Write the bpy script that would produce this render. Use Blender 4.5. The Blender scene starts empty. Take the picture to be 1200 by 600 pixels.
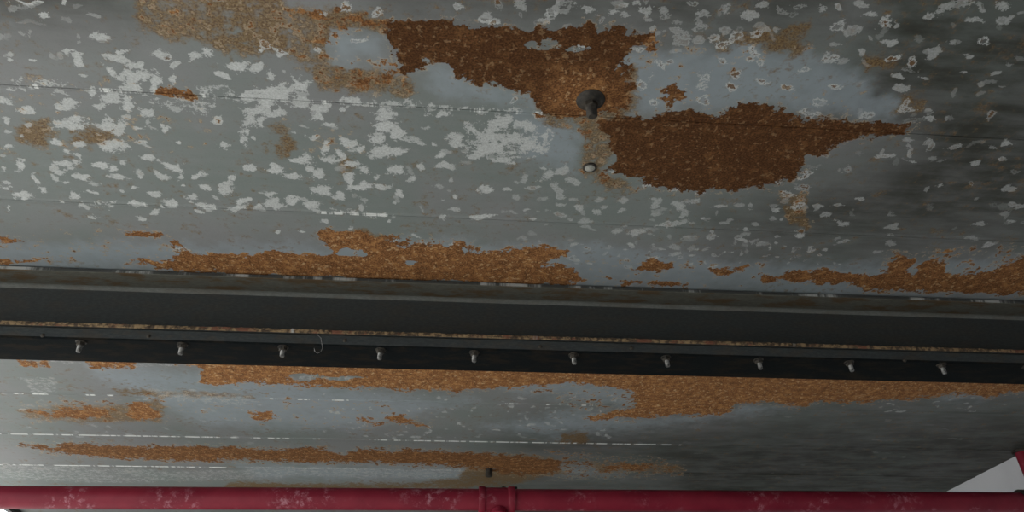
import bpy, bmesh, math, random
import numpy as np
from mathutils import Vector, Matrix

# ------------------------------------------------------------------ camera, sky, light, exposure
F = 867.0            # focal length in photo pixels (1200 wide)
EYE = 1.6            # camera height above the floor
H = 1.3              # ceiling height above the camera
AX = np.array([10400., -390., -F]); AX /= np.linalg.norm(AX)          # world X (along the beam) in camera axes
AY = np.array([-94.2208, -585.1468, -F]); AY -= AX * (AX @ AY); AY /= np.linalg.norm(AY)
AZ = np.cross(AX, AY)
M = np.array([AX, AY, AZ])                                            # camera -> world rotation
scene = bpy.context.scene
cam_d = bpy.data.cameras.new('camera'); cam = bpy.data.objects.new('camera', cam_d)
scene.collection.objects.link(cam); scene.camera = cam
cam_d.sensor_fit = 'HORIZONTAL'; cam_d.sensor_width = 36.0; cam_d.lens = 36.0 * F / 1200.0
cam_d.clip_start = 0.02; cam_d.clip_end = 500
mw = Matrix([[*M[0], 0], [*M[1], 0], [*M[2], EYE], [0, 0, 0, 1]])
cam.matrix_world = mw

world = bpy.data.worlds.new('overcast_sky'); scene.world = world; world.use_nodes = True
bg = world.node_tree.nodes['Background']
bg.inputs['Color'].default_value = (0.93, 0.97, 1.0, 1)
bg.inputs['Strength'].default_value = 2.2
sun_d = bpy.data.lights.new('sun', 'SUN'); sun_d.energy = 9.0; sun_d.angle = math.radians(4); sun_d.color = (1.0, .985, .96)
sun = bpy.data.objects.new('sun', sun_d); scene.collection.objects.link(sun)
sun.rotation_euler = Vector((.73, -.12, -.65)).to_track_quat('-Z', 'Y').to_euler(); sun.location = (-8, 4, 12)
vs = scene.view_settings
vs.view_transform = 'Standard'; vs.look = 'None'; vs.gamma = 1.0; vs.use_curve_mapping = False
vs.exposure = 0.36

# ------------------------------------------------------------------ photo pixel <-> place
def ray(px, py): return M @ np.array([px - 600., 300. - py, -F])
def at_z(px, py, z):                         # point on the horizontal plane z above the eye
    r = ray(px, py); r = r * z / r[2]; return Vector((r[0], r[1], r[2] + EYE))
def at_y(px, py, y):
    r = ray(px, py); r = r * y / r[1]; return Vector((r[0], r[1], r[2] + EYE))
def project(X, Y, Z):                        # arrays, world -> photo pixels
    P = np.stack([X, Y, Z - EYE], 0); c = M.T @ P.reshape(3, -1)
    d = np.maximum(-c[2], 1e-3)
    return c[0] / d * F + 600, 300 - c[1] / d * F

# ------------------------------------------------------------------ helpers
COL = scene.collection
def link(name, me, mat=None, parent=None):
    o = bpy.data.objects.new(name, me); COL.objects.link(o)
    if mat is not None and me is not None:
        for m in (mat if isinstance(mat, (list, tuple)) else [mat]): me.materials.append(m)
    if parent is not None: o.parent = parent
    return o
def from_bm(name, bm, mat, parent=None, smooth=False):
    bmesh.ops.recalc_face_normals(bm, faces=bm.faces)
    me = bpy.data.meshes.new(name); bm.to_mesh(me); bm.free()
    if smooth:
        me.polygons.foreach_set('use_smooth', [True] * len(me.polygons))
        try: me.set_sharp_from_angle(angle=math.radians(40))
        except Exception: pass
    return link(name, me, mat, parent)
def empty(name, loc=(0, 0, 0)):
    o = bpy.data.objects.new(name, None); o.location = loc; o.empty_display_size = .05; COL.objects.link(o); return o
def tag(o, label, cat, group=None):
    o['label'] = label; o['category'] = cat
    if group: o['group'] = group
    return o
def structure(o, label=None):
    o['kind'] = 'structure'
    if label: o['label'] = label
    return o
def bm_box(bm, a, b, bevel=0):
    r = bmesh.ops.create_cube(bm, size=1)
    s = [b[i] - a[i] for i in range(3)]; c = [(a[i] + b[i]) / 2 for i in range(3)]
    bmesh.ops.transform(bm, matrix=Matrix.Translation(c) @ Matrix.Diagonal((*s, 1)), verts=r['verts'])
    if bevel:
        es = list({e for v in r['verts'] for e in v.link_edges})
        bmesh.ops.bevel(bm, geom=es, offset=bevel, segments=2, affect='EDGES', profile=.7)
def bm_revolve(bm, prof, org, axis, n=32):
    """prof: list of (radius, distance along axis)"""
    axis = Vector(axis).normalized(); up = Vector((0, 0, 1)) if abs(axis.z) < .9 else Vector((1, 0, 0))
    u = axis.cross(up).normalized(); v = axis.cross(u)
    rings = []
    for r, t in prof:
        c = Vector(org) + axis * t
        if r < 1e-6: rings.append([bm.verts.new(c)])
        else: rings.append([bm.verts.new(c + (u * math.cos(2 * math.pi * k / n) + v * math.sin(2 * math.pi * k / n)) * r) for k in range(n)])
    for A, B in zip(rings, rings[1:]):
        for k in range(n):
            a0, a1 = A[k % len(A)], A[(k + 1) % len(A)]; b0, b1 = B[k % len(B)], B[(k + 1) % len(B)]
            vs_ = []
            for q in (a0, a1, b1, b0):
                if q not in vs_: vs_.append(q)
            if len(vs_) > 2: bm.faces.new(vs_)
def bm_tube(bm, pts, r, n=8):
    pts = [Vector(p) for p in pts]; rings = []; prev = None
    for i, p in enumerate(pts):
        t = (pts[min(i + 1, len(pts) - 1)] - pts[max(i - 1, 0)]).normalized()
        ref = prev if prev is not None else (Vector((0, 0, 1)) if abs(t.z) < .9 else Vector((1, 0, 0)))
        u = (ref - t * ref.dot(t)).normalized(); prev = u; v = t.cross(u)
        rings.append([bm.verts.new(p + (u * math.cos(2 * math.pi * k / n) + v * math.sin(2 * math.pi * k / n)) * r) for k in range(n)])
    for A, B in zip(rings, rings[1:]):
        for k in range(n): bm.faces.new((A[k], A[(k + 1) % n], B[(k + 1) % n], B[k]))
    bm.faces.new(rings[0][::-1]); bm.faces.new(rings[-1])

# ------------------------------------------------------------------ node shorthand
class NT:
    def __init__(s, name):
        s.mat = bpy.data.materials.new(name); s.mat.use_nodes = True; s.t = s.mat.node_tree
        s.b = s.t.nodes['Principled BSDF']
    def put(s, sock, v):
        if isinstance(v, bpy.types.NodeSocket): s.t.links.new(v, sock)
        elif isinstance(v, tuple) and len(v) == 3 and sock.type == 'RGBA': sock.default_value = (*v, 1)
        else: sock.default_value = v
    def new(s, t, **kw):
        n = s.t.nodes.new(t)
        for k, v in kw.items(): setattr(n, k, v)
        return n
    def math(s, op, a, b=0.0, c=None, clamp=False):
        n = s.new('ShaderNodeMath', operation=op, use_clamp=clamp)
        s.put(n.inputs[0], a); s.put(n.inputs[1], b)
        if c is not None: s.put(n.inputs[2], c)
        return n.outputs[0]
    def mix(s, f, a, b):
        n = s.new('ShaderNodeMix', data_type='RGBA')
        s.put(n.inputs[0], f); s.put(n.inputs[6], a); s.put(n.inputs[7], b); return n.outputs[2]
    def fmix(s, f, a, b):
        n = s.new('ShaderNodeMix', data_type='FLOAT')
        s.put(n.inputs[0], f); s.put(n.inputs[2], a); s.put(n.inputs[3], b); return n.outputs[0]
    def step(s, x, lo, hi, a=0.0, b=1.0):
        n = s.new('ShaderNodeMapRange', interpolation_type='SMOOTHSTEP')
        s.put(n.inputs[0], x); s.put(n.inputs[1], lo); s.put(n.inputs[2], hi); s.put(n.inputs[3], a); s.put(n.inputs[4], b)
        return n.outputs[0]
    def coord(s, scale=(1, 1, 1), loc=(0, 0, 0)):
        c = s.new('ShaderNodeTexCoord'); m = s.new('ShaderNodeMapping')
        m.inputs['Scale'].default_value = scale; m.inputs['Location'].default_value = loc
        s.t.links.new(c.outputs['Object'], m.inputs[0]); return m.outputs[0]
    def noise(s, co, scale, detail=4, rough=.6):
        n = s.new('ShaderNodeTexNoise'); s.put(n.inputs['Vector'], co)
        n.inputs['Scale'].default_value = scale; n.inputs['Detail'].default_value = detail; n.inputs['Roughness'].default_value = rough
        return n.outputs[0]
    def attr(s, name):
        return s.new('ShaderNodeAttribute', attribute_name=name).outputs['Fac']
    def out(s, color, rough=.6, metal=0.0, bump=None, strength=.3, dist=.002, spec=None):
        s.put(s.b.inputs['Base Color'], color); s.put(s.b.inputs['Roughness'], rough); s.put(s.b.inputs['Metallic'], metal)
        if spec is not None: s.put(s.b.inputs['Specular IOR Level'], spec)
        if bump is not None:
            n = s.new('ShaderNodeBump'); n.inputs['Strength'].default_value = strength; n.inputs['Distance'].default_value = dist
            s.put(n.inputs['Height'], bump); s.t.links.new(n.outputs[0], s.b.inputs['Normal'])
        return s.mat

def plain(name, c1, c2, scale, rough=.6, metal=0.0, bump=.2, dist=.002):
    k = NT(name); co = k.coord(); n = k.noise(co, scale, 5)
    return k.out(k.mix(k.step(n, .35, .65), c1, c2), rough, metal, n, bump, dist)

# ---- galvanised deck: colour, wear, rust and painted light falloff, each with its own places, held in mesh attributes
def deck_material():
    k = NT('galvanised_deck')
    co = k.coord()
    nA = k.noise(co, 1.7, 4); nB = k.noise(co, 55, 5, .62); nC = k.noise(co, 190, 3, .6); nD = k.noise(co, 16, 5, .6)
    nL = k.noise(k.coord((1.0, 14.0, 1.0)), 3.0, 5)                 # streaks along the rolling direction
    nS = k.noise(k.coord((1.0, .02, 1.0)), 26, 4, .7)               # breaks along the seams
    rust, dark, stain, blue = (k.attr(a) for a in ('rust', 'dark', 'stain', 'blue'))
    fl, fi, ring, seam, sw, falloff = (k.attr(a) for a in ('fleck', 'fint', 'ring', 'seam', 'seamwhite', 'falloff'))
    c = k.mix(k.step(nA, .35, .65), (.172, .198, .190), (.200, .207, .210))
    c = k.mix(k.math('MULTIPLY', k.step(k.math('ADD', k.math('MULTIPLY', nL, .5), k.math('MULTIPLY', nD, .5)), .42, .68), .28), c, (.235, .245, .245))
    c = k.mix(k.math('MULTIPLY', k.step(nC, .5, .7), .12), c, (.09, .095, .09))
    fall = k.math('MULTIPLY', falloff, k.step(k.math('ADD', k.math('MULTIPLY', nL, .25), k.math('MULTIPLY', k.noise(k.coord((1, 2.5, 1)), 5, 5), .75)), .35, .65, .55, 1.0))
    c = k.mix(fall, c, (.040, .042, .035))  # darker deck tone standing in for the drop in daylight
    bf = k.math('MULTIPLY', k.step(k.math('ADD', blue, k.math('MULTIPLY', k.math('SUBTRACT', nD, .5), 1.6)), 0.05, 1.2), .8)
    c = k.mix(bf, c, (.26, .305, .335))
    sf = k.step(k.math('ADD', stain, k.math('ADD', k.math('MULTIPLY', k.math('SUBTRACT', nB, .5), 3.0), k.math('MULTIPLY', k.math('SUBTRACT', nD, .5), 2.2))), .10, 1.1, 0, .92)
    c = k.mix(sf, c, k.mix(k.step(nC, .4, .65), (.19, .130, .062), (.095, .050, .022)))
    # flaked, whitened spots
    e = k.math('ADD', fl, k.math('MULTIPLY', k.math('SUBTRACT', nB, .53), 2.6))
    e = k.math('ADD', e, k.math('MULTIPLY', k.math('SUBTRACT', nC, .5), 1.6))
    wm = k.math('MULTIPLY', k.step(e, 0.0, .18), fi)
    core = k.math('MULTIPLY', ring, k.step(e, .42, .62))
    wm = k.math('MULTIPLY', wm, k.math('SUBTRACT', 1.0, k.math('MULTIPLY', core, .85)))
    c = k.mix(wm, c, k.mix(k.step(nC, .38, .62), (.50, .52, .52), (.38, .40, .395)))
    c = k.mix(k.math('MULTIPLY', core, k.math('MULTIPLY', k.step(nD, .46, .58), .85)), c, (.13, .070, .028))
    # white bloom broken along the seams
    sm = k.math('MULTIPLY', k.math('MULTIPLY', seam, k.step(k.math('ADD', nS, k.math('MULTIPLY', sw, .24)), .66, .74)), k.step(sw, .02, .2))
    c = k.mix(sm, c, (.62, .64, .63))
    # rust scale
    r = k.math('ADD', rust, k.math('MULTIPLY', k.math('SUBTRACT', nB, .5), 5.0))
    r = k.math('ADD', r, k.math('MULTIPLY', k.math('SUBTRACT', nD, .5), 3.5))
    rm = k.step(r, -.12, .12)
    dk = k.math('ADD', dark, k.math('MULTIPLY', k.math('SUBTRACT', nD, .5), .5), clamp=True)
    rc = k.mix(dk, k.mix(k.step(nC, .36, .62), (.37, .180, .072), (.15, .065, .025)),
               k.mix(k.step(nC, .36, .62), (.100, .044, .017), (.046, .020, .008)))
    nF = k.noise(co, 85, 2, .5)
    nG = k.noise(co, 38, 3, .65)
    rc = k.mix(k.math('MULTIPLY', k.step(nG, .50, .66), k.fmix(dk, .55, .10)), rc, (.46, .240, .095))
    rc = k.mix(k.math('MULTIPLY', k.step(nG, .48, .34), k.fmix(dk, .45, .3)), rc, (.065, .028, .012))
    rc = k.mix(k.math('MULTIPLY', k.step(nF, .60, .68), k.fmix(dk, .75, .2)), rc, (.52, .36, .20))
    c = k.mix(rm, c, rc)
    # pale lifted rim at the rust's edge
    rim = k.math('MULTIPLY', k.math('MULTIPLY', k.step(r, -.5, -.15), k.step(r, .25, -.05)), k.step(nB, .45, .6))
    c = k.mix(k.math('MULTIPLY', rim, .45), c, (.45, .38, .28))
    metal = k.math('MULTIPLY', k.math('SUBTRACT', 1.0, rm), k.fmix(wm, .10, .03))
    rough = k.fmix(rm, k.fmix(wm, .55, .7), .9)
    hgt = k.math('ADD', k.math('MULTIPLY', rm, k.math('ADD', .6, nC)), k.math('MULTIPLY', wm, .4))
    hgt = k.math('ADD', hgt, k.math('MULTIPLY', nD, .25))
    return k.out(c, rough, metal, hgt, .5, .0025, spec=.12)
MAT_DECK = deck_material()

def paint_dark(name, c, rustamt, rough=.45, spec=.2):
    k = NT(name); co = k.coord((1, 3, 3)); n = k.noise(co, 9, 6, .65); m = k.noise(co, 70, 4)
    col = k.mix(k.step(m, .35, .7), c, tuple(x * 1.35 for x in c))
    f = k.math('MULTIPLY', k.step(k.math('ADD', n, k.math('MULTIPLY', m, .25)), .60, .74), rustamt)
    col = k.mix(f, col, (.085, .050, .020))
    return k.out(col, k.fmix(f, rough, .85), 0.0, m, .15, .001, spec=spec)
MAT_WEB = paint_dark('charcoal_beam_paint', (.032, .0355, .035), .12, .7)
MAT_TOPFL = paint_dark('stained_beam_paint', (.085, .085, .072), .8, .8)
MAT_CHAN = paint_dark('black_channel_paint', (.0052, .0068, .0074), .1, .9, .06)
MAT_FACE = paint_dark('lit_channel_face', (.036, .041, .042), .2, .8, .1)  # lighter copy of the channel paint, stands in for light on its face
MAT_ROOT = paint_dark('root_highlight_paint', (.115, .120, .112), .2, .7)  # painted highlight along the fillet between flange and web
def edge_material():
    k = NT('rusted_flange_edge'); co = k.coord(); n = k.noise(co, 14, 5); m = k.noise(co, 85, 4); q = k.noise(k.coord((1, .1, .1)), 5, 6, .7)
    col = k.mix(k.step(m, .4, .62), (.050, .032, .018), (.24, .165, .085))
    col = k.mix(k.step(n, .52, .62), col, (.14, .055, .03))
    col = k.mix(k.step(q, .61, .66), col, (.40, .41, .40))
    return k.out(col, .85, 0, m, .6, .003)
MAT_EDGE = edge_material()
def lip_material():
    k = NT('chalky_beam_edge'); q = k.noise(k.coord((1, .1, .1)), 7, 6, .7)
    col = k.mix(k.step(q, .50, .60), (.035, .037, .034), (.30, .31, .30))
    return k.out(col, .8)
MAT_LIP = lip_material()
def red_material():
    k = NT('red_pipe_paint'); co = k.coord(); n = k.noise(co, 5, 5); m = k.noise(co, 30, 5, .75)
    col = k.mix(k.step(n, .35, .65), (.155, .007, .021), (.20, .013, .029))
    col = k.mix(k.math('MULTIPLY', k.math('MULTIPLY', k.step(m, .50, .66), k.step(k.noise(co, 3.1, 3), .46, .60)), .5), col, (.48, .26, .31))
    return k.out(col, .5, 0, m, .1, .001, spec=.25)
MAT_RED = red_material()
MAT_BOLT = plain('worn_zinc_bolt', (.05, .05, .047), (.26, .26, .25), 90, .45, .4)
MAT_OLD = plain('blackened_steel', (.010, .009, .007), (.040, .033, .024), 60, .7, .1, .4)
MAT_WIRE = plain('bare_wire', (.10, .10, .10), (.34, .34, .34), 150, .4, .3)
MAT_PLUG = plain('dull_zinc_plug', (.24, .25, .23), (.34, .34, .31), 90, .6, .1)
MAT_WALL = plain('pale_wall_paint', (.53, .54, .57), (.58, .59, .62), 3, .85, 0, .1)
MAT_FLOOR = plain('concrete_floor', (.20, .195, .185), (.27, .265, .25), 2.5, .8, 0, .2)
MAT_GROUND = plain('pale_concrete_paving', (.42, .41, .39), (.50, .49, .47), 1.2, .9, 0, .2)
MAT_SLAB = plain('slab_concrete', (.25, .25, .24), (.32, .32, .31), 4, .9)
MAT_TRIM = plain('dark_edge_steel', (.03, .03, .03), (.05, .05, .045), 20, .6)

# ------------------------------------------------------------------ the setting
XL, XR, YB, YF = -2.60, 3.10, -3.0, 8.0
ZC = EYE + H
def slab(name, a, b, mat, label=None):
    bm = bmesh.new(); bm_box(bm, a, b); return structure(from_bm(name, bm, mat), label)
slab('floor', (XL, YB, -.2), (XR, YF, 0), MAT_FLOOR)
slab('ground', (-60, -40, -.24), (XL, 50, -.04), MAT_GROUND)
slab('wall_right', (XR, YB, 0), (XR + .2, YF, ZC + .25), MAT_WALL)
slab('wall_front', (XL, YF, 0), (XR + .2, YF + .2, ZC + .25), MAT_SLAB)
slab('wall_back', (XL, YB - .2, 0), (XR + .2, YB, ZC + .25), MAT_SLAB)
slab('light_block_left', (XL - .2, 5.25, 0), (XL, YF + .2, ZC - .03), MAT_SLAB)  # unseen wall added to cut daylight on the far left of the deck
ceiling = slab('ceiling', (XL, YB, ZC + .03), (XR, YF, ZC + .25), MAT_SLAB, 'rusted galvanised steel deck ceiling')
slab('trim_1', (XL - .03, YB, ZC - .03), (XL, YF, ZC + .25), MAT_TRIM)

# ------------------------------------------------------------------ where the deck is worn or darkened by painted falloff (photo pixels, laid onto the ceiling plane)
RUST = [  # (darkness, outline)
 (1.0, [(455,30),(500,25),(560,28),(620,33),(650,28),(680,28),(700,38),(740,35),(768,40),(760,52),(745,60),(735,70),(740,95),(748,105),(735,125),(715,135),(700,140),(660,140),(640,130),(625,115),(600,108),(570,98),(540,90),(532,75),(515,65),(500,75),(480,82),(465,70),(452,55)]),
 (1.0, [(712,145),(735,132),(760,135),(800,130),(830,132),(860,125),(880,122),(912,130),(940,137),(965,141),(1000,139),(1040,140),(1065,148),(1060,156),(1010,160),(975,175),(950,180),(945,195),(925,208),(905,218),(870,220),(820,228),(790,222),(760,217),(735,208),(720,195),(712,175)]),
 (.25, [(148,310),(165,303),(190,303),(205,300),(215,290),(222,297),(240,297),(270,298),(300,297),(320,295),(345,300),(380,298),(382,285),(385,272),(400,268),(415,270),(430,278),(450,285),(480,290),(500,290),(515,285),(530,290),(545,290),(550,300),(580,295),(600,292),(620,290),(645,288),(668,292),(665,302),(650,305),(640,310),(670,315),(690,328),(660,336),(600,334),(500,330),(400,327),(300,324),(200,317)]),
 (.4, [(895,323),(960,316),(985,318),(1010,322),(1040,322),(1044,304),(1056,298),(1068,304),(1066,318),(1074,318),(1078,306),(1104,307),(1106,320),(1140,320),(1165,318),(1185,305),(1230,296),(1230,345),(1150,345),(1080,343),(1020,341),(985,332),(940,328),(900,329)]),
 (.1, [(200,426),(235,432),(240,440),(235,448),(260,452),(300,448),(345,452),(420,455),(500,456),(560,458),(600,455),(640,452),(690,449),(720,455),(742,462),(745,474),(730,480),(700,485),(682,490),(690,493),(720,492),(760,488),(800,486),(850,484),(858,474),(900,473),(940,476),(960,470),(1000,472),(1030,470),(1070,468),(1100,465),(1130,461),(1160,464),(1240,456),(1240,440),(900,432),(600,422),(300,416)]),
 (.55, [(18,521),(60,522),(110,520),(140,523),(200,522),(240,522),(300,525),(380,525),(385,530),(405,533),(420,526),(460,527),(500,528),(560,530),(620,535),(660,540),(655,552),(640,556),(590,555),(560,548),(500,545),(440,542),(380,543),(320,540),(280,540),(200,540),(120,536),(60,530)]),
 (.25, [(30,478),(60,482),(85,478),(130,478),(128,485),(100,492),(75,490),(50,488)]),
 (.2, [(148,474),(162,470),(178,476),(186,488),(168,493),(150,484)]),
 (.2, [(290,484),(312,481),(328,488),(305,494)]),
 (.25, [(412,491),(430,490),(452,497),(435,498)]),
 (.25, [(452,488),(470,486),(482,492),(505,500),(480,498),(458,494)]),
 (.3, [(700,545),(735,542),(790,546),(760,551),(715,551)]),
 (.4, [(733,315),(750,308),(770,307),(792,312),(772,318),(750,319)]),
 (.35, [(718,326),(745,326),(775,329),(812,331),(808,335),(760,334),(724,331)]),
 (.5, [(832,316),(850,312),(872,311),(882,313),(860,320),(838,321)]),
 (.3, [(-20,301),(20,302),(42,305),(30,309),(-20,308)]),
 (.3, [(-10,277),(12,277),(26,281),(14,285),(-10,284)]),
 (.35, [(140,273),(165,271),(195,273),(190,277),(150,277)]),
 (.4, [(200,280),(214,283),(212,288),(203,286)]),
 (.5, [(190,108),(205,107),(222,110),(214,114),(195,113)]),
 (.2, [(100,424),(160,424),(158,432),(110,431)]),
 (.2, [(18,421),(56,421),(54,431),(26,430)]),
 (.6, [(752,52),(764,40),(775,38),(770,52),(760,58)]),
 (.7, [(780,108),(790,100),(806,112),(795,120),(785,116)]),
 (.7, [(640,118),(625,116),(630,100),(640,96),(650,108)]),
]
STAIN = [  # ochre staining, soft
 [(150,-40),(300,-40),(330,-5),(345,10),(330,22),(345,60),(300,66),(260,60),(230,52),(200,46),(165,36),(155,20)],
 [(335,5),(380,8),(430,12),(460,28),(455,42),(440,36),(398,36),(390,72),(450,78),(482,84),(486,108),(470,117),(440,112),(420,116),(390,110),(372,105),(362,85),(342,66),(335,30)],
 [(640,85),(745,85),(752,110),(735,140),(712,205),(690,205),(682,150),(640,145),(628,118)],
 [(15,150),(60,143),(70,160),(55,176),(20,170)], [(80,145),(130,140),(150,155),(110,172),(85,165)],
 [(315,150),(335,150),(345,170),(340,185),(322,178)], [(396,182),(414,182),(418,200),(402,206)],
 [(378,270),(430,268),(452,280),(440,292),(385,296)], [(915,222),(945,225),(952,255),(940,270),(920,250)],
 [(825,45),(880,38),(945,25),(950,45),(935,65),(905,52),(850,58)], [(700,205),(730,208),(745,222),(715,225)],
 [(555,530),(650,535),(660,555),(600,568),(548,572),(470,574),(300,574),(300,566),(470,566),(540,560)],
 [(20,478),(140,474),(190,468),(190,495),(90,496),(30,490)], [(1015,60),(1045,62),(1050,76),(1020,78)],
 [(1045,115),(1078,112),(1075,130),(1050,132)], [(690,540),(800,543),(800,553),(700,554)], [(660,508),(690,506),(690,520),(655,520)],
 [(265,565),(470,567),(470,577),(265,577)], [(130,455),(300,462),(300,467),(140,463)],
]
BLUE = [
 [(396,38),(450,38),(452,60),(448,73),(400,73)], [(500,78),(515,66),(532,76),(560,96),(620,112),(630,128),(560,120),(500,108)],
 [(735,62),(800,60),(870,45),(940,62),(1010,85),(1050,118),(1055,138),(1000,138),(940,134),(900,124),(840,130),(740,130)],
 [(-40,286),(120,284),(260,284),(380,286),(500,278),(600,286),(700,284),(800,296),(900,308),(1000,308),(1100,304),(1240,300),(1240,352),(900,345),(600,336),(300,325),(-40,314)],
 [(100,426),(300,440),(440,458),(560,470),(420,505),(240,500),(170,470),(110,440)],
 [(560,500),(680,478),(760,488),(860,478),(930,476),(880,486),(800,497),(740,505),(640,512)],
 [(280,543),(560,548),(540,565),(300,562)], [(560,420),(760,440),(740,478),(600,460)],
 [(1100,458),(1160,462),(1150,468),(1100,470)], [(600,130),(680,140),(680,200),(620,190)], [(655,548),(740,546),(730,556),(650,556)],
 [(860,474),(905,474),(905,483),(860,483)], [(335,10),(300,20),(290,8),(320,0)],
]
BROKEN = [  # (coverage, outline): rust only in broken blisters
 (-.45, [(150,-60),(235,-60),(240,40),(200,45),(165,36)]), (-.75, [(150,-60),(320,-60),(340,10),(330,50),(300,66),(230,55),(165,38)]), (-.35, [(335,8),(380,6),(430,10),(462,26),(458,60),(485,84),(486,108),(440,114),(390,110),(365,90),(345,66)]),
 (-1.0, [(735,62),(830,55),(905,40),(950,28),(955,60),(900,70),(835,90),(835,125),(740,128)]), (-.5, [(590,440),(745,446),(745,478),(690,480),(640,462)]),
 (-.1, [(378,268),(560,286),(560,302),(380,304)]), (-1.0, [(-60,268),(200,266),(215,300),(-60,312)]), (-.6, [(20,474),(190,466),(195,496),(40,494)]),
 (-.5, [(1035,296),(1240,288),(1240,325),(1030,325)]), (-.8, [(690,306),(900,306),(900,336),(690,334)]), (-.5, [(700,190),(745,195),(760,222),(710,222)]), (-.6, [(915,222),(948,222),(955,262),(920,255)]),
 (-1.1, [(910,100),(1080,110),(1080,145),(940,140)]), (-.9, [(150,458),(420,470),(520,486),(500,505),(300,496),(180,480)]), (-.35, [(640,530),(800,542),(800,556),(640,560)]),
 (-.4, [(620,130),(720,130),(735,205),(690,205),(680,150)]), (-1.1, [(0,95),(260,95),(260,180),(0,180)]), (-1.0, [(310,140),(430,150),(430,210),(330,200)]),
]
HOLES = [ (395,37,452,74), (333,437,375,447), (372,440,428,446), (862,474,900,481), (385,293,428,301), (470,302,490,308), (620,42,665,56), (672,52,700,62), (845,60,900,75), (555,570,562,575)]
FALLOFF = [  # daylight falloff painted into the deck colour, mostly towards the wall
 [(640,505),(760,500),(900,478),(1000,474),(1300,462),(1300,700),(500,700),(560,566),(760,560),(700,540),(600,526)],
 [(960,130),(1060,160),(1010,200),(900,230),(840,262),(900,300),(1020,298),(1300,285),(1300,-150),(1100,-150),(1000,-20),(1010,60)],
 [(430,-60),(1000,-60),(1000,30),(830,40),(760,30),(600,22),(460,16)], [(-200,-80),(150,-80),(150,20),(-200,30)],
]
WPATCH = [
 [(18,442),(60,440),(72,448),(66,460),(38,461),(28,452)], [(-20,540),(60,546),(200,552),(330,550),(330,560),(120,566),(-20,560)],
 [(290,546),(430,549),(548,549),(540,560),(430,560),(300,556)], [(350,437),(428,441),(425,447),(350,445)],
 [(60,424),(100,427),(150,432),(200,427),(196,420),(60,418)], [(170,455),(300,462),(290,475),(200,470)],
 [(560,140),(600,140),(640,146),(652,160),(640,178),(600,195),(560,185),(545,165)],
 [(300,98),(355,96),(362,112),(348,120),(300,118)], [(236,106),(350,108),(350,116),(236,118)], [(0,94),(30,94),(30,103),(0,104)], [(44,98),(86,99),(86,107),(44,107)],
 [(175,114),(260,116),(250,134),(215,130),(180,124)], [(436,116),(525,121),(525,130),(438,126)], [(566,127),(640,131),(640,136),(566,134)],
 [(100,238),(138,235),(140,239),(102,241)], [(385,245),(416,247),(416,252),(385,250)], [(428,249),(449,250),(449,253),(428,252)],
]
FL = """55,17,8,5 78,2,8,3 35,0,20,2 123,41,5,6 5,58,5,2 42,73,7,3 90,61,8,5 105,70,9,5 148,70,14,7 150,60,8,4 168,76,10,4 192,68,10,9 165,90,20,8 140,86,8,6
213,80,7,5 235,70,12,6 250,65,10,6 280,75,16,7 258,90,10,5 210,97,7,7 106,104,11,5 5,116,8,5 30,128,14,5 85,125,10,8 75,128,12,5 130,115,20,8 115,125,10,6 150,125,12,8
160,105,22,8 185,102,10,8 285,112,16,5 295,105,12,4 258,143,8,4 295,130,20,9 290,145,8,10 180,137,8,8 85,148,20,8 120,145,14,8 140,150,12,10 65,170,8,5 100,168,10,5
170,168,8,3 195,149,10,4 215,168,6,2 265,170,8,6 290,165,5,10 135,172,16,8 78,180,6,3 30,193,6,7 80,195,14,5 120,192,12,6 150,193,5,4 178,188,11,4 205,193,14,5 0,197,8,3 10,174,8,3
83,205,9,4 103,209,10,5 43,211,6,4 48,221,7,4 28,230,12,5 5,220,5,3 85,217,9,2 108,225,7,3 88,229,8,4 95,240,7,2 128,243,5,2 132,198,8,5 137,210,13,4 160,206,4,3 190,205,8,4
235,205,8,4 210,205,6,5 212,218,4,3 162,223,6,3 184,228,8,3 200,236,9,4 161,239,10,3 145,227,5,2 185,246,6,3 105,252,8,3 225,232,9,5 245,240,14,5 245,220,10,4 268,222,10,5 270,209,8,4
292,199,7,4 285,235,5,4 280,243,10,4 237,249,6,3 168,255,6,3 11,243,6,2 320,107,26,12 355,100,12,8 350,118,20,5 305,78,10,5 322,86,6,5 335,65,8,5 310,120,14,8 320,135,14,7 305,145,10,8
415,122,16,5 410,130,8,3 380,125,14,6 375,135,10,5 382,145,12,3 460,122,14,4 520,133,14,4 543,128,8,3 450,138,12,12 455,152,16,8 470,160,10,8 445,165,12,8 450,180,14,9 472,180,10,5
366,162,9,4 382,175,6,8 410,165,12,6 420,175,8,5 412,193,10,5 530,165,13,7 555,152,12,7 503,171,6,3 518,183,8,4 525,195,12,4 497,195,5,4 590,145,20,8 580,160,25,10 575,175,25,12
590,190,12,6 560,180,14,8 600,165,15,8 615,150,15,8 620,170,15,10 635,160,8,6 320,200,10,5 340,207,14,5 318,195,6,4 362,198,10,5 388,190,12,5 425,200,8,6 440,205,6,4 413,215,6,10
425,220,10,6 445,219,9,4 463,201,10,6 445,185,10,5 483,210,7,4 380,222,14,9 345,231,6,3 347,237,8,4 318,230,9,4 323,241,16,5 303,240,4,2 368,241,10,5 530,254,6,4 565,254,12,3 378,260,6,4
457,259,5,3 355,272,5,2 332,273,3,3 467,228,7,3 535,229,4,3 573,220,8,5 492,274,6,3 352,188,14,6 372,205,10,6 400,182,6,6 395,228,8,6"""
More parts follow.
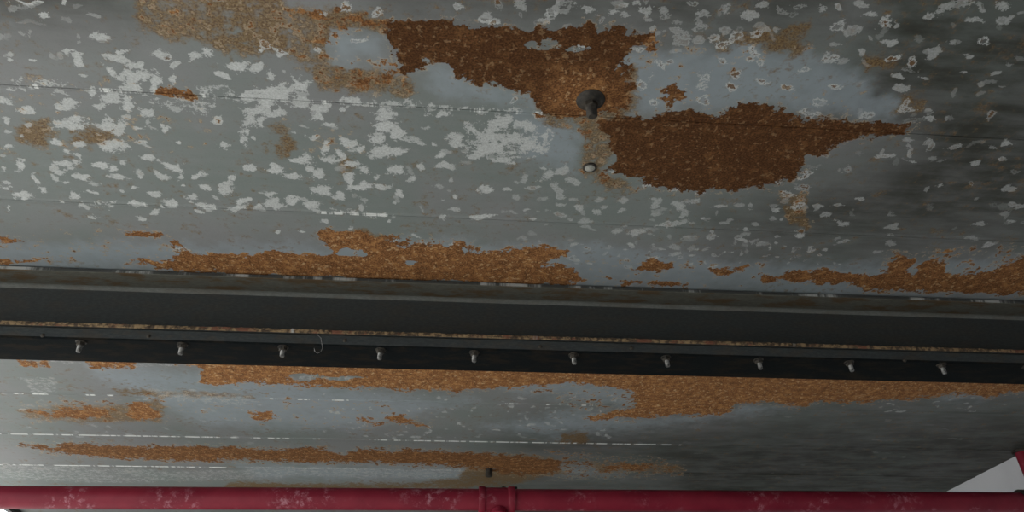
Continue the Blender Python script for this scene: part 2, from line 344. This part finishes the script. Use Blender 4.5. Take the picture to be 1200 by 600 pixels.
FM = """620,207,8,6 648,205,8,7 660,200,10,6 675,211,7,5 657,225,7,8 672,233,5,3 625,219,10,4 620,244,6,3 660,241,5,3 680,245,7,4 663,254,7,4 669,260,5,2 688,261,10,3 702,250,6,4 730,235,8,4
730,246,6,3 770,239,7,5 795,243,9,6 798,252,7,4 783,263,27,3 842,244,10,2 728,270,7,4 747,273,6,4 763,276,6,2 789,288,6,4 788,297,5,3 812,297,5,2 830,278,6,3 831,272,4,2 850,260,7,3 823,258,5,2
865,283,7,3 870,268,4,2 890,284,6,3 880,242,5,3 815,239,7,4 955,11,9,5 980,10,7,3 1010,4,9,5 1019,15,8,5 1048,46,9,5 1052,31,5,3 985,51,8,4 1000,34,7,6 1095,15,10,6 1112,10,12,8 1130,9,11,8 1150,11,6,4
1143,28,9,6 1180,25,12,6 1123,50,10,4 1097,60,8,5 1010,62,10,6 1170,85,7,4 1140,64,8,2 1128,80,5,3 1055,105,9,5 1080,93,7,3 1054,90,6,4 1090,128,6,4 1082,142,8,4 1118,138,7,4 1091,169,7,4 1119,170,8,4
1183,168,7,4 1175,186,8,4 1140,192,8,4 1065,167,6,3 1068,190,8,3 1035,184,8,4 1062,180,5,3 1014,232,6,3 965,243,7,3 970,253,6,3 990,260,8,3 1045,265,7,3 1150,263,7,3 1178,223,8,4 1188,242,7,3 1187,257,7,3
1157,288,8,3 1028,295,8,3 955,290,7,3 912,276,7,3 935,277,6,3 992,282,6,3 912,245,6,3 1100,221,6,3 1065,175,6,3 985,242,7,3 1175,6,10,5 640,20,9,5 685,12,10,7 715,16,9,6 733,20,9,5 760,8,12,7 785,9,9,6 830,14,9,6 848,35,8,5
862,12,7,5 893,8,8,6 900,35,8,4 795,40,8,4 800,48,9,6 820,32,9,6 745,2,8,4 660,5,8,4 615,3,9,5 575,20,8,5 540,8,7,4 880,22,7,5 730,5,7,4"""
FR = """770,80,8,6 758,97,9,6 765,115,8,5 795,108,9,7 824,90,9,7 822,102,9,5 820,117,8,6 848,68,8,5 858,101,8,6 862,88,7,5 880,70,7,6 898,73,6,5 885,62,8,5 900,94,8,5 945,82,8,5 970,70,9,7 925,104,9,5
960,119,9,5 946,134,9,6 985,32,8,5 1036,26,10,8 1073,72,9,5 1157,49,8,5 1048,66,8,6 979,98,9,5 886,42,8,5 850,50,10,4 648,11,8,6 762,46,9,6 752,58,6,4 730,172,6,5 729,180,5,3 728,200,6,4 715,120,7,4 725,98,8,5
782,74,7,5 835,45,8,5 862,42,9,5 1060,125,9,6 1020,130,8,5 384,15,12,7 446,16,10,6 410,10,10,7 375,55,8,5 308,55,10,6 330,60,10,5 425,48,5,4 575,22,8,6 200,70,8,7 600,120,6,4 660,60,9,5 690,55,9,5 925,225,10,5 935,240,9,5
945,205,7,4 910,212,8,4 950,200,8,4 820,228,9,3 785,222,8,3 760,217,9,4 400,290,10,4 430,292,8,4 460,284,8,4 500,285,8,4 535,288,8,4 210,292,9,5 1055,305,9,5 840,315,7,4 770,305,7,3"""
rng = random.Random(7)
def parse(s): return [tuple(float(q) for q in w.split(',')) for w in s.split()]
FLECKS = [(x, y, a, b, rng.uniform(.85, 1.0), 0.0) for x, y, a, b in parse(FL)]
FLECKS += [(x, y, a, b, rng.uniform(.45, .7), 0.25 if rng.random() < .4 else 0.0) for x, y, a, b in parse(FM)]
FLECKS += [(x, y, a, b, rng.uniform(.7, .9), 1.0) for x, y, a, b in parse(FR)]
def scatter(n, x0, x1, y0, y1, ra, rb, i0, i1, ringp=0.0):
    for _ in range(n):
        a = rng.uniform(*ra); FLECKS.append((rng.uniform(x0, x1), rng.uniform(y0, y1), a, min(a, rng.uniform(*rb)), rng.uniform(i0, i1), 1.0 if rng.random() < ringp else 0.0))
scatter(60, 0, 360, 60, 250, (3, 8), (2, 4), .5, 1.0)
scatter(50, 360, 640, 130, 270, (3, 8), (2, 4), .3, .8)
scatter(70, 600, 930, 232, 300, (3, 7), (1.5, 3), .25, .55)
scatter(80, 930, 1200, 0, 300, (3, 9), (2, 5), .15, .45, .3)
scatter(45, 560, 930, -5, 60, (4, 9), (3, 5), .2, .5, .3)
scatter(25, 0, 150, 0, 70, (4, 9), (2, 4), .1, .4)
scatter(110, -420, -5, -120, 270, (5, 16), (3, 8), .5, 1.0)
scatter(110, 1205, 1600, -120, 300, (4, 9), (2, 5), .2, .5, .3)
scatter(130, 0, 1200, -160, -5, (5, 11), (4, 8), .3, .8, .2)
scatter(170, 380, 740, 458, 515, (2, 4), (.8, 1.6), .3, .8)
scatter(60, 0, 330, 455, 520, (3, 7), (.8, 1.8), .15, .5)
scatter(40, 600, 1150, 478, 560, (4, 9), (.8, 1.6), .08, .2)
scatter(30, 950, 1180, 462, 482, (3, 6), (.8, 1.5), .3, .7)
scatter(60, 640, 1000, 285, 312, (2, 5), (1, 2.5), .4, .8, .4)

def poly_sdf(P, u, v):
    """signed distance in photo pixels, positive inside"""
    P = np.array(P, float); Q = np.roll(P, -1, 0)
    d2 = np.full(u.shape, 1e18); ins = np.zeros(u.shape, bool)
    for (ax, ay), (bx, by) in zip(P, Q):
        ex, ey = bx - ax, by - ay; wx, wy = u - ax, v - ay
        t = np.clip((wx * ex + wy * ey) / (ex * ex + ey * ey + 1e-9), 0, 1)
        d2 = np.minimum(d2, (wx - ex * t) ** 2 + (wy - ey * t) ** 2)
        if ay != by:
            ins ^= ((ay > v) != (by > v)) & (u < ex * (v - ay) / ey + ax)
    d = np.sqrt(d2); return np.where(ins, d, -d)
def near(P, u, v, pad):
    xs = [p[0] for p in P]; ys = [p[1] for p in P]
    return np.nonzero((u > min(xs) - pad) & (u < max(xs) + pad) & (v > min(ys) - pad) & (v < max(ys) + pad))[0]
def wear_and_falloff(u, v):
    n = len(u); A = {k: np.zeros(n) for k in ('dark', 'stain', 'blue', 'fint', 'ring', 'falloff')}
    rust = np.full(n, -3.0); fl = np.full(n, -1.0); A['dark'][:] = .4
    for dk, P in RUST:
        i = near(P, u, v, 40)
        if not len(i): continue
        k = 7.0 if max(p[1] for p in P) < 240 else 4.0
        s = np.clip(poly_sdf(P, u[i], v[i]) / k, -3, 3); b = s > rust[i]
        rust[i[b]] = s[b]; A['dark'][i[b]] = dk
    for lv, P in BROKEN:
        i = near(P, u, v, 30)
        if not len(i): continue
        s = np.clip(poly_sdf(P, u[i], v[i]) / 6, -3, 0) + lv; b = s > rust[i]
        rust[i[b]] = s[b]; A['dark'][i[b]] = .45
    # brighter orange bloom round the ceiling bolt
    A['dark'] -= .75 * np.exp(-(((u - 690) / 45) ** 2 + ((v - 112) / 26) ** 2))
    A['dark'] = np.clip(A['dark'], 0, 1)
    for x0, y0, x1, y1 in HOLES:
        s = 1 - np.sqrt(((u - (x0 + x1) / 2) / ((x1 - x0) / 2)) ** 2 + ((v - (y0 + y1) / 2) / ((y1 - y0) / 2)) ** 2)
        rust = np.minimum(rust, np.clip(-s * 3 + .2, -.25 if y0 < 70 and x0 > 600 else -1.6, 3)); A['stain'] = np.where(s > -.2, -.6, A['stain'])
    for L, key, soft in ((STAIN, 'stain', 12), (BLUE, 'blue', 26), (FALLOFF, 'falloff', 110)):
        for P in L:
            i = near(P, u, v, soft * 2)
            if not len(i): continue
            sft = soft if max(p[1] for p in P) < 260 or key == 'falloff' else soft * (.8 if key == 'blue' else .45)
            s = np.clip(.5 + poly_sdf(P, u[i], v[i]) / sft, 0, 1); keep = A[key][i] >= 0
            A[key][i] = np.where(keep, np.maximum(A[key][i], s), A[key][i])
    for P in WPATCH:
        i = near(P, u, v, 20)
        if not len(i): continue
        k = 8.0 if P[0][1] < 250 else 5.0
        s = np.clip(poly_sdf(P, u[i], v[i]) / k, -1, .12); b = s > fl[i]; fl[i[b]] = s[b]; A['fint'][i[b]] = .85 if P[0][1] < 300 else .5; A['ring'][i[b]] = 0
    o = np.argsort(v); vs_ = v[o]
    for x, y, a, b_, inten, rg in FLECKS:
        lo, hi = np.searchsorted(vs_, (y - 2 * b_, y + 2 * b_)); i = o[lo:hi]; i = i[np.abs(u[i] - x) < 2 * a]
        if not len(i): continue
        t = .10 * math.sin(x * 1.7)
        s = 1 - np.sqrt(((u[i] - x) / a) ** 2 + ((v[i] - y - t * (u[i] - x)) / b_) ** 2)
        q = s > fl[i]; fl[i[q]] = s[q]; A['fint'][i[q]] = inten; A['ring'][i[q]] = rg
    A['rust'] = rust; A['fleck'] = fl
    return A

def vnoise(x, y, wl, seed):
    """smooth value noise, -1..1, wavelength wl metres"""
    g = np.random.RandomState(seed).uniform(-1, 1, (64, 64))
    x = x / wl + 17.3; y = y / wl + 5.1
    i = np.floor(x).astype(int); j = np.floor(y).astype(int); fx = x - i; fy = y - j
    fx = fx * fx * (3 - 2 * fx); fy = fy * fy * (3 - 2 * fy)
    h = lambda a, b: g[(a + b // 64 * 7) % 64, (b + a // 64 * 11) % 64]
    return (h(i, j) * (1 - fx) + h(i + 1, j) * fx) * (1 - fy) + (h(i, j + 1) * (1 - fx) + h(i + 1, j + 1) * fx) * fy

# ------------------------------------------------------------------ deck panels: rolled sheets with a bead along each seam
SEAMS = [YB, -2.13, -1.67, -1.21, -.75, -.29, .17, .63, .92 - .08, 1.295, 1.735, 2.19, 2.65, 3.10, 3.59, 4.05, 4.51, 4.97, 5.43, 5.89, 6.35, 6.81, 7.27, 7.73, YF]
SEAMWHITE = {1.295: [(-300, 660, .45)], 1.735: [(60, 260, .55), (380, 450, .9), (780, 815, .3)], 3.10: [(-200, 60, .7), (95, 130, .6), (310, 412, .75), (590, 700, .5)],
             3.59: [(-300, 250, .95), (250, 380, .7), (430, 800, .95)], 4.05: [(-300, 270, .9), (280, 430, .3)]}
random.seed(3)
for a, b in zip(SEAMS, SEAMS[1:]):
    # rows: fine where the photograph looks, coarse elsewhere
    if b > .8 and a < 5.0:
        ra = project(np.array([.2]), np.array([a + .001]), np.array([ZC]))[1][0]; rb = project(np.array([.2]), np.array([b]), np.array([ZC]))[1][0]
        nr = max(12, int(abs(rb - ra) / 1.9)); ts = np.linspace(0, 1, nr + 1)
        vv = ra + (rb - ra) * ts
        ys = np.array([at_z(600, q, H).y for q in vv]); ys = a + (ys - ys[0]) * (b - a) / (ys[-1] - ys[0])
        dep = (a * .83 + H * .56); dx = 2.2 * dep / F; lo = max(XL, -.78 * (b + .55) - .25); hi = min(XR, .82 * (b + .6) + .25)
        xs = np.concatenate([np.arange(XL, lo, .06), np.arange(lo, hi, dx), np.arange(hi, XR - .03, .06), [XR]])
    else:
        ys = np.linspace(a, b, 5); xs = np.append(np.arange(XL, XR - .1, .2), XR)
    g = .0008; ys = ys[(ys > a + .013) & (ys < b - .013)]
    bead = [(0.0, .022), (0.0, -.0006), (.001, -.0016), (.003, -.0021), (.005, -.0016), (.0065, -.0006), (.009, 0.0)]
    prof = [(a + g + t, z) for t, z in bead] + [(y, 0.0) for y in ys] + [(b - g - t, z) for t, z in bead[::-1]]
    py = np.array([p[0] for p in prof]); pz = np.array([p[1] for p in prof]) + ZC
    nx, ny = len(xs), len(py)
    X = np.tile(xs, ny); Y = np.repeat(py, nx); Z = np.repeat(pz, nx)
    idx = np.arange(nx * ny).reshape(ny, nx)
    q = np.stack([idx[:-1, :-1], idx[1:, :-1], idx[1:, 1:], idx[:-1, 1:]], -1).reshape(-1, 4)
    me = bpy.data.meshes.new('deck_panel')
    me.vertices.add(nx * ny); me.vertices.foreach_set('co', np.stack([X, Y, Z], -1).astype(np.float32).ravel())
    me.loops.add(q.size); me.loops.foreach_set('vertex_index', q.astype(np.int32).ravel())
    me.polygons.add(len(q)); me.polygons.foreach_set('loop_start', np.arange(0, q.size, 4, dtype=np.int32))
    me.update(calc_edges=True)
    wx = vnoise(X, Y, .060, 1) * .016 + vnoise(X, Y, .022, 2) * .008 + vnoise(X, Y, .2, 5) * .012
    wy = vnoise(X, Y, .060, 3) * .014 + vnoise(X, Y, .022, 4) * .008
    u, v = project(X + wx, Y + wy, np.full_like(Z, ZC))
    u = np.where(Y < .5, -5000., u)
    A = wear_and_falloff(u, v)
    edge = np.minimum(np.abs(Y - a), np.abs(b - Y)); A['seam'] = np.where((edge < .0065), 1.0, 0.0)
    sw = np.zeros(nx * ny)
    for s_ in (a, b):
        for x0, x1, w in SEAMWHITE.get(s_, []):
            m = (np.abs(Y - s_) < .03) & (u > x0) & (u < x1); sw[m] = np.maximum(sw[m], w)
    A['seamwhite'] = sw
    for kname, val in A.items():
        at = me.attributes.new(kname, 'FLOAT', 'POINT'); at.data.foreach_set('value', val.astype(np.float32))
    link('deck_panel', me, MAT_DECK, ceiling)

# ------------------------------------------------------------------ the wide-flange beam
BX0, BX1 = XL + .02, XR - .001
Y0, BW, BD, TF, TW, RR = 2.077, .20, .206, .013, .009, .014       # near edge, width, depth, flange, web, root fillet
YC = Y0 + BW / 2; ZT = ZC - .0045; ZB = ZT - BD
beam = empty('steel_beam', (0, YC, ZB)); tag(beam, 'dark painted wide-flange steel beam running under the rusted deck ceiling', 'beam')
def sweep(name, prof, mats, parent, matidx=None, x0=BX0, x1=BX1, n=1):
    """closed y,z outline (world) swept along X"""
    bm = bmesh.new(); off = parent.location if parent else Vector((0, 0, 0))
    secs = []
    for k in range(n + 1):
        x = x0 + (x1 - x0) * k / n
        secs.append([bm.verts.new(Vector((x, y, z)) - off) for y, z in prof])
    m = len(prof)
    for A_, B_ in zip(secs, secs[1:]):
        for k in range(m):
            f = bm.faces.new((A_[k], A_[(k + 1) % m], B_[(k + 1) % m], B_[k])); f.material_index = matidx(k) if matidx else 0
    bm.faces.new(secs[0][::-1]); bm.faces.new(secs[-1])
    return from_bm(name, bm, mats, parent, True)
def rect(y0, y1, z0, z1, c=.0015):
    return [(y0, z0 + c), (y0, z1 - c), (y0 + c, z1), (y1 - c, z1), (y1, z1 - c), (y1, z0 + c), (y1 - c, z0), (y0 + c, z0)]
sweep('top_flange', rect(Y0, Y0 + BW, ZT - TF, ZT), [MAT_TOPFL, MAT_LIP], beam, lambda k: 1 if k in (0, 1) else 0)
zt, zb = ZT - TF, ZB + TF
def fillet(sy, zc, sz):
    """points from the flange to the web; sy side of the web, sz = +1 for the top flange"""
    cy = YC + sy * (TW / 2 + RR); cz = zc - sz * RR
    return [(cy - sy * RR * math.sin(t), cz + sz * RR * math.cos(t)) for t in [math.pi / 2 * i / 6 for i in range(7)]]
web = fillet(-1, zt, 1) + fillet(-1, zb, -1)[::-1] + fillet(1, zb, -1) + fillet(1, zt, 1)[::-1]
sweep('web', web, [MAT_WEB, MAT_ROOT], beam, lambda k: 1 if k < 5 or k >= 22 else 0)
# bottom flange: its near edge is rough with scale
bm = bmesh.new(); nseg = 700; secs = []; r2 = random.Random(5)
prof = rect(Y0, Y0 + BW, ZB, ZB + TF - .001, .002)
for k in range(nseg + 1):
    x = BX0 + (BX1 - BX0) * k / nseg; j = r2.uniform(-.0022, .001); jz = r2.uniform(-.0008, .0022)
    ring = []
    for i, (y, z) in enumerate(prof):
        if i in (0, 1): y += j
        if i in (1, 2): z += jz
        ring.append(bm.verts.new(Vector((x, y, z)) - beam.location))
    secs.append(ring)
for A_, B_ in zip(secs, secs[1:]):
    for k in range(8):
        f = bm.faces.new((A_[k], A_[(k + 1) % 8], B_[(k + 1) % 8], B_[k])); f.material_index = 1 if k in (0, 1, 7) else 0
bm.faces.new(secs[0][::-1]); bm.faces.new(secs[-1])
o = from_bm('bottom_flange', bm, [MAT_WEB, MAT_EDGE], beam); o['label'] = 'bottom flange with rusted, flaking edge'

# ------------------------------------------------------------------ the channel bolted under the beam
ZCH = EYE + 1.05; CY0, CY1 = Y0 + .007, Y0 + .165; CT = .008
chan = empty('steel_channel', (0, (CY0 + CY1) / 2, ZCH)); tag(chan, 'black steel channel bolted along the underside of the beam', 'channel')
ZG = ZB - .003
r_ = .006
def corner(cy, cz, a0): return [(cy + r_ * math.cos(a0 + math.pi / 2 * i / 4), cz + r_ * math.sin(a0 + math.pi / 2 * i / 4)) for i in range(5)]
prof = [(CY0, ZG)] + [(CY0, ZCH + r_)] + corner(CY0 + r_, ZCH + r_, math.pi)[1:] + corner(CY1 - r_, ZCH + r_, -math.pi / 2) + [(CY1, ZG), (CY1 - CT, ZG), (CY1 - CT, ZCH + CT), (CY0 + CT, ZCH + CT), (CY0 + CT, ZG)]
sweep('channel_body', prof, [MAT_CHAN, MAT_FACE], chan, lambda k: 1 if k == 0 else 0)
sweep('packing_strip', rect(CY0 + .012, CY1 - .012, ZG - .004, ZB, .001), MAT_OLD, chan)
# bolts
def hexnut(bm, org, axis, r, hgt):
    bm_revolve(bm, [(0, 0), (r * .92, 0), (r, hgt * .12), (r, hgt * .88), (r * .9, hgt), (0, hgt)], org, axis, 6)
bm = bmesh.new(); bm_revolve(bm, [(0, .03), (.0065, .03), (.0065, -.030), (.0055, -.034), (0, -.034)], (0, 0, 0), (0, 0, 1), 14)
for q in range(6): bm_revolve(bm, [(.0063, -.0325 + q * .003), (.0073, -.031 + q * .003), (.0063, -.0295 + q * .003)], (0, 0, 0), (0, 0, 1), 14)
bolt0 = from_bm('bolt', bm, MAT_BOLT, chan, True)
bm = bmesh.new(); hexnut(bm, (0, 0, -.003), (0, 0, -1), .0125, .010); nut0 = from_bm('nut', bm, MAT_OLD, bolt0)
bm = bmesh.new(); bm_revolve(bm, [(0, 0), (.016, 0), (.016, -.003), (0, -.003)], (0, 0, 0), (0, 0, 1), 18); wash0 = from_bm('washer', bm, MAT_OLD, bolt0, True)
BOLTS = [(95,400),(213,402),(331,404),(446,407),(556,411),(672,416),(780,419),(888,422),(992,427),(1098,431)]
BY = sum(at_z(x, y, 1.05).y for x, y in BOLTS) / len(BOLTS)
xsB = [at_z(x, y, 1.05).x for x, y in BOLTS]; st = (xsB[-1] - xsB[0]) / 9
xsB = [xsB[0] - st * k for k in (3, 2, 1)] + xsB + [xsB[-1] + st * k for k in (1, 2)]
for k, x in enumerate([q for q in xsB if XL + .1 < q < XR - .1]):
    if k == 0: bo = bolt0
    else:
        bo = bolt0.copy(); COL.objects.link(bo); bo.parent = chan
        for ch in (nut0, wash0):
            c = ch.copy(); COL.objects.link(c); c.parent = bo
    bo.location = Vector((x, BY, ZCH)) - chan.location; bo.rotation_euler = (r2.uniform(-.05, .05), r2.uniform(-.08, .08), r2.uniform(0, 3))
# small screws in the channel's near face
bm = bmesh.new(); bm_revolve(bm, [(0, .004), (.004, .0035), (.0065, .001), (.0065, -.002), (0, -.002)], (0, 0, 0), (0, -1, 0), 12)
sc0 = from_bm('screw', bm, MAT_OLD, chan, True)
for k, (x, y) in enumerate([(50, 393), (174, 394), (404, 399), (633, 406), (740, 408), (1060, 422)]):
    s = sc0 if k == 0 else sc0.copy()
    if k: COL.objects.link(s); s.parent = chan
    s.location = at_y(x, y, CY0) - chan.location
# curl of wire caught on the channel
p0 = at_y(372, 393, CY0 - .002); pts = []
for px, py, dy in [(371,391,.001),(373,393,-.004),(376,396,-.008),(377,402,-.011),(378,408,-.012),(376,412,-.012),(372,414,-.012),(369,412,-.013),(368,408,-.014)]:
    pts.append(at_y(px, py, CY0 + dy))
wire = empty('tie_wire', p0); bm = bmesh.new(); bm_tube(bm, [p - p0 for p in pts], .0009, 6)
from_bm('wire_strand', bm, MAT_WIRE, wire, True); tag(wire, 'small hooked curl of bare wire hanging on the black channel', 'wire')

# ------------------------------------------------------------------ fixings in the deck
def ceiling_bolt(px, py, s, label, washer=True):
    p = at_z(px, py, H); t = empty('ceiling_bolt', p); tag(t, label, 'bolt')
    if washer:
        bm = bmesh.new(); bm_revolve(bm, [(.034, .002), (.035, -.002), (.030, -.007), (.020, -.012), (.012, -.014), (0, -.014)], (0, 0, 0), (0, 0, 1), 28)
        from_bm('cup_washer', bm, MAT_OLD, t, True)
    z = -.013 if washer else .002
    bm = bmesh.new(); hexnut(bm, (0, 0, z), (0, 0, -1), .017 * s, .014 * s); from_bm('nut', bm, MAT_OLD, t)
    bm = bmesh.new(); L = -.034 * s if not washer else -.056; rr = 1.5 if not washer else 1.25
    bm_revolve(bm, [(0, .0), (.0095 * s * rr, .0), (.0095 * s * rr, L + .003), (.007 * s * rr, L), (0, L)], (0, 0, 0), (0, 0, 1), 16)
    for q in range(6): bm_revolve(bm, [(.0093 * s * rr, L + .003 + q * .0045), (.0108 * s * rr, L + .005 + q * .0045), (.0093 * s * rr, L + .007 + q * .0045)], (0, 0, 0), (0, 0, 1), 16)
    from_bm('threaded_rod', bm, MAT_OLD, t, True); return t
ceiling_bolt(692, 117, 1.0, 'blackened bolt with cup washer in the orange rust of the deck')
ceiling_bolt(573, 550, 1.25, 'short dark bolt stub in the deck above the red pipe tee', False)
p = at_z(691, 196, H); t = empty('rivet_plug', p); tag(t, 'small oval zinc plug in the deck beside the dark rust', 'plug')
bm = bmesh.new(); bm_revolve(bm, [(.012, .001), (.012, -.003), (.015, -.005), (.019, -.003), (.019, .001)], (0, 0, 0), (0, 0, 1), 24); from_bm('collar', bm, MAT_OLD, t, True)
bm = bmesh.new(); bm_revolve(bm, [(.0135, 0), (.0135, -.004), (.009, -.0065), (0, -.007)], (0, 0, 0), (0, 0, 1), 24); from_bm('plug_head', bm, MAT_PLUG, t, True)

# ------------------------------------------------------------------ red sprinkler pipe with tee, elbow and riser
PY = 3.58; PR = .050
def pz(x): return EYE + 1.0105 + (x - .34) * .0048
XE = 3.055                                     # axis of the riser
pipe = empty('sprinkler_pipe', (XE, PY, pz(XE))); tag(pipe, 'red painted fire sprinkler pipe with tee and riser hung below the deck', 'pipe')
D = Vector((1, 0, .0048)).normalized()
def on(x): return Vector((x, PY, pz(x))) - pipe.location
XT = at_y(582, 585, PY).x; TW2 = at_y(603, 585, PY).x - XT
bm = bmesh.new(); bm_revolve(bm, [(0, 0), (PR, 0), (PR, (XT - TW2 * .6 - XL + .15)), (0, (XT - TW2 * .6 - XL + .15))], on(XL - .15), D, 48); from_bm('pipe_length', bm, MAT_RED, pipe, True)
bm = bmesh.new(); L = XE - .085 - (XT + TW2 * .6); bm_revolve(bm, [(0, 0), (PR, 0), (PR, L), (0, L)], on(XT + TW2 * .6), D, 48); from_bm('pipe_length', bm, MAT_RED, pipe, True)
bm = bmesh.new(); w = TW2; R1, R2 = PR + .006, PR + .0125
bm_revolve(bm, [(PR - .002, -w), (R2 - .002, -w), (R2, -w + .004), (R2, -w + .026), (R2 - .002, -w + .03), (R1, -w + .034), (R1, w - .034), (R2 - .002, w - .03), (R2, w - .026), (R2, w - .004), (R2 - .002, w), (PR - .002, w)], on(XT), D, 48)
tee = from_bm('tee_fitting', bm, MAT_RED, pipe, True)
bm = bmesh.new(); c = on(XT + .01); bm_revolve(bm, [(.030, 0), (.030, .052), (.036, .056), (.036, .078), (.032, .082), (.022, .082), (.022, .060), (0, .060)], c, (0, -.25, -1), 32)
from_bm('branch_outlet', bm, MAT_RED, tee, True)
for dx in (.035, .09):
    bm = bmesh.new(); hexnut(bm, on(XT + dx) + Vector((0, .004, PR - .002)), (0, 0, 1), .012, .014); from_bm('lug_nut', bm, MAT_OLD, tee)
# elbow collar, elbow and riser beside the wall
RS = .030
bm = bmesh.new(); bm_revolve(bm, [(PR - .002, 0), (PR + .010, 0), (PR + .013, .004), (PR + .013, .034), (PR + .010, .038), (PR - .002, .038)], on(XE - .118), D, 40); from_bm('collar', bm, MAT_OLD, pipe, True)
bm = bmesh.new(); c = on(XE)
bm_revolve(bm, [(PR, -.085), (PR, -.045), (.042, -.02), (.036, .0), (0, .005)], c, D, 32)
bm_revolve(bm, [(0, -.04), (.035, -.035), (.035, .05), (RS + .008, .056), (RS + .008, .085), (RS, .088)], c, (0, 0, 1), 32); from_bm('elbow', bm, MAT_RED, pipe, True)
bm = bmesh.new(); top = ZC - .0045 - pz(XE); bm_revolve(bm, [(0, .02), (RS, .02), (RS, top), (0, top)], c, (0, 0, 1), 32); from_bm('riser', bm, MAT_RED, pipe, True)
bm = bmesh.new(); bm_revolve(bm, [(RS, top - .012), (.042, top - .012), (.042, top), (RS, top)], c, (0, 0, 1), 32); from_bm('ceiling_flange', bm, MAT_OLD, pipe, True)
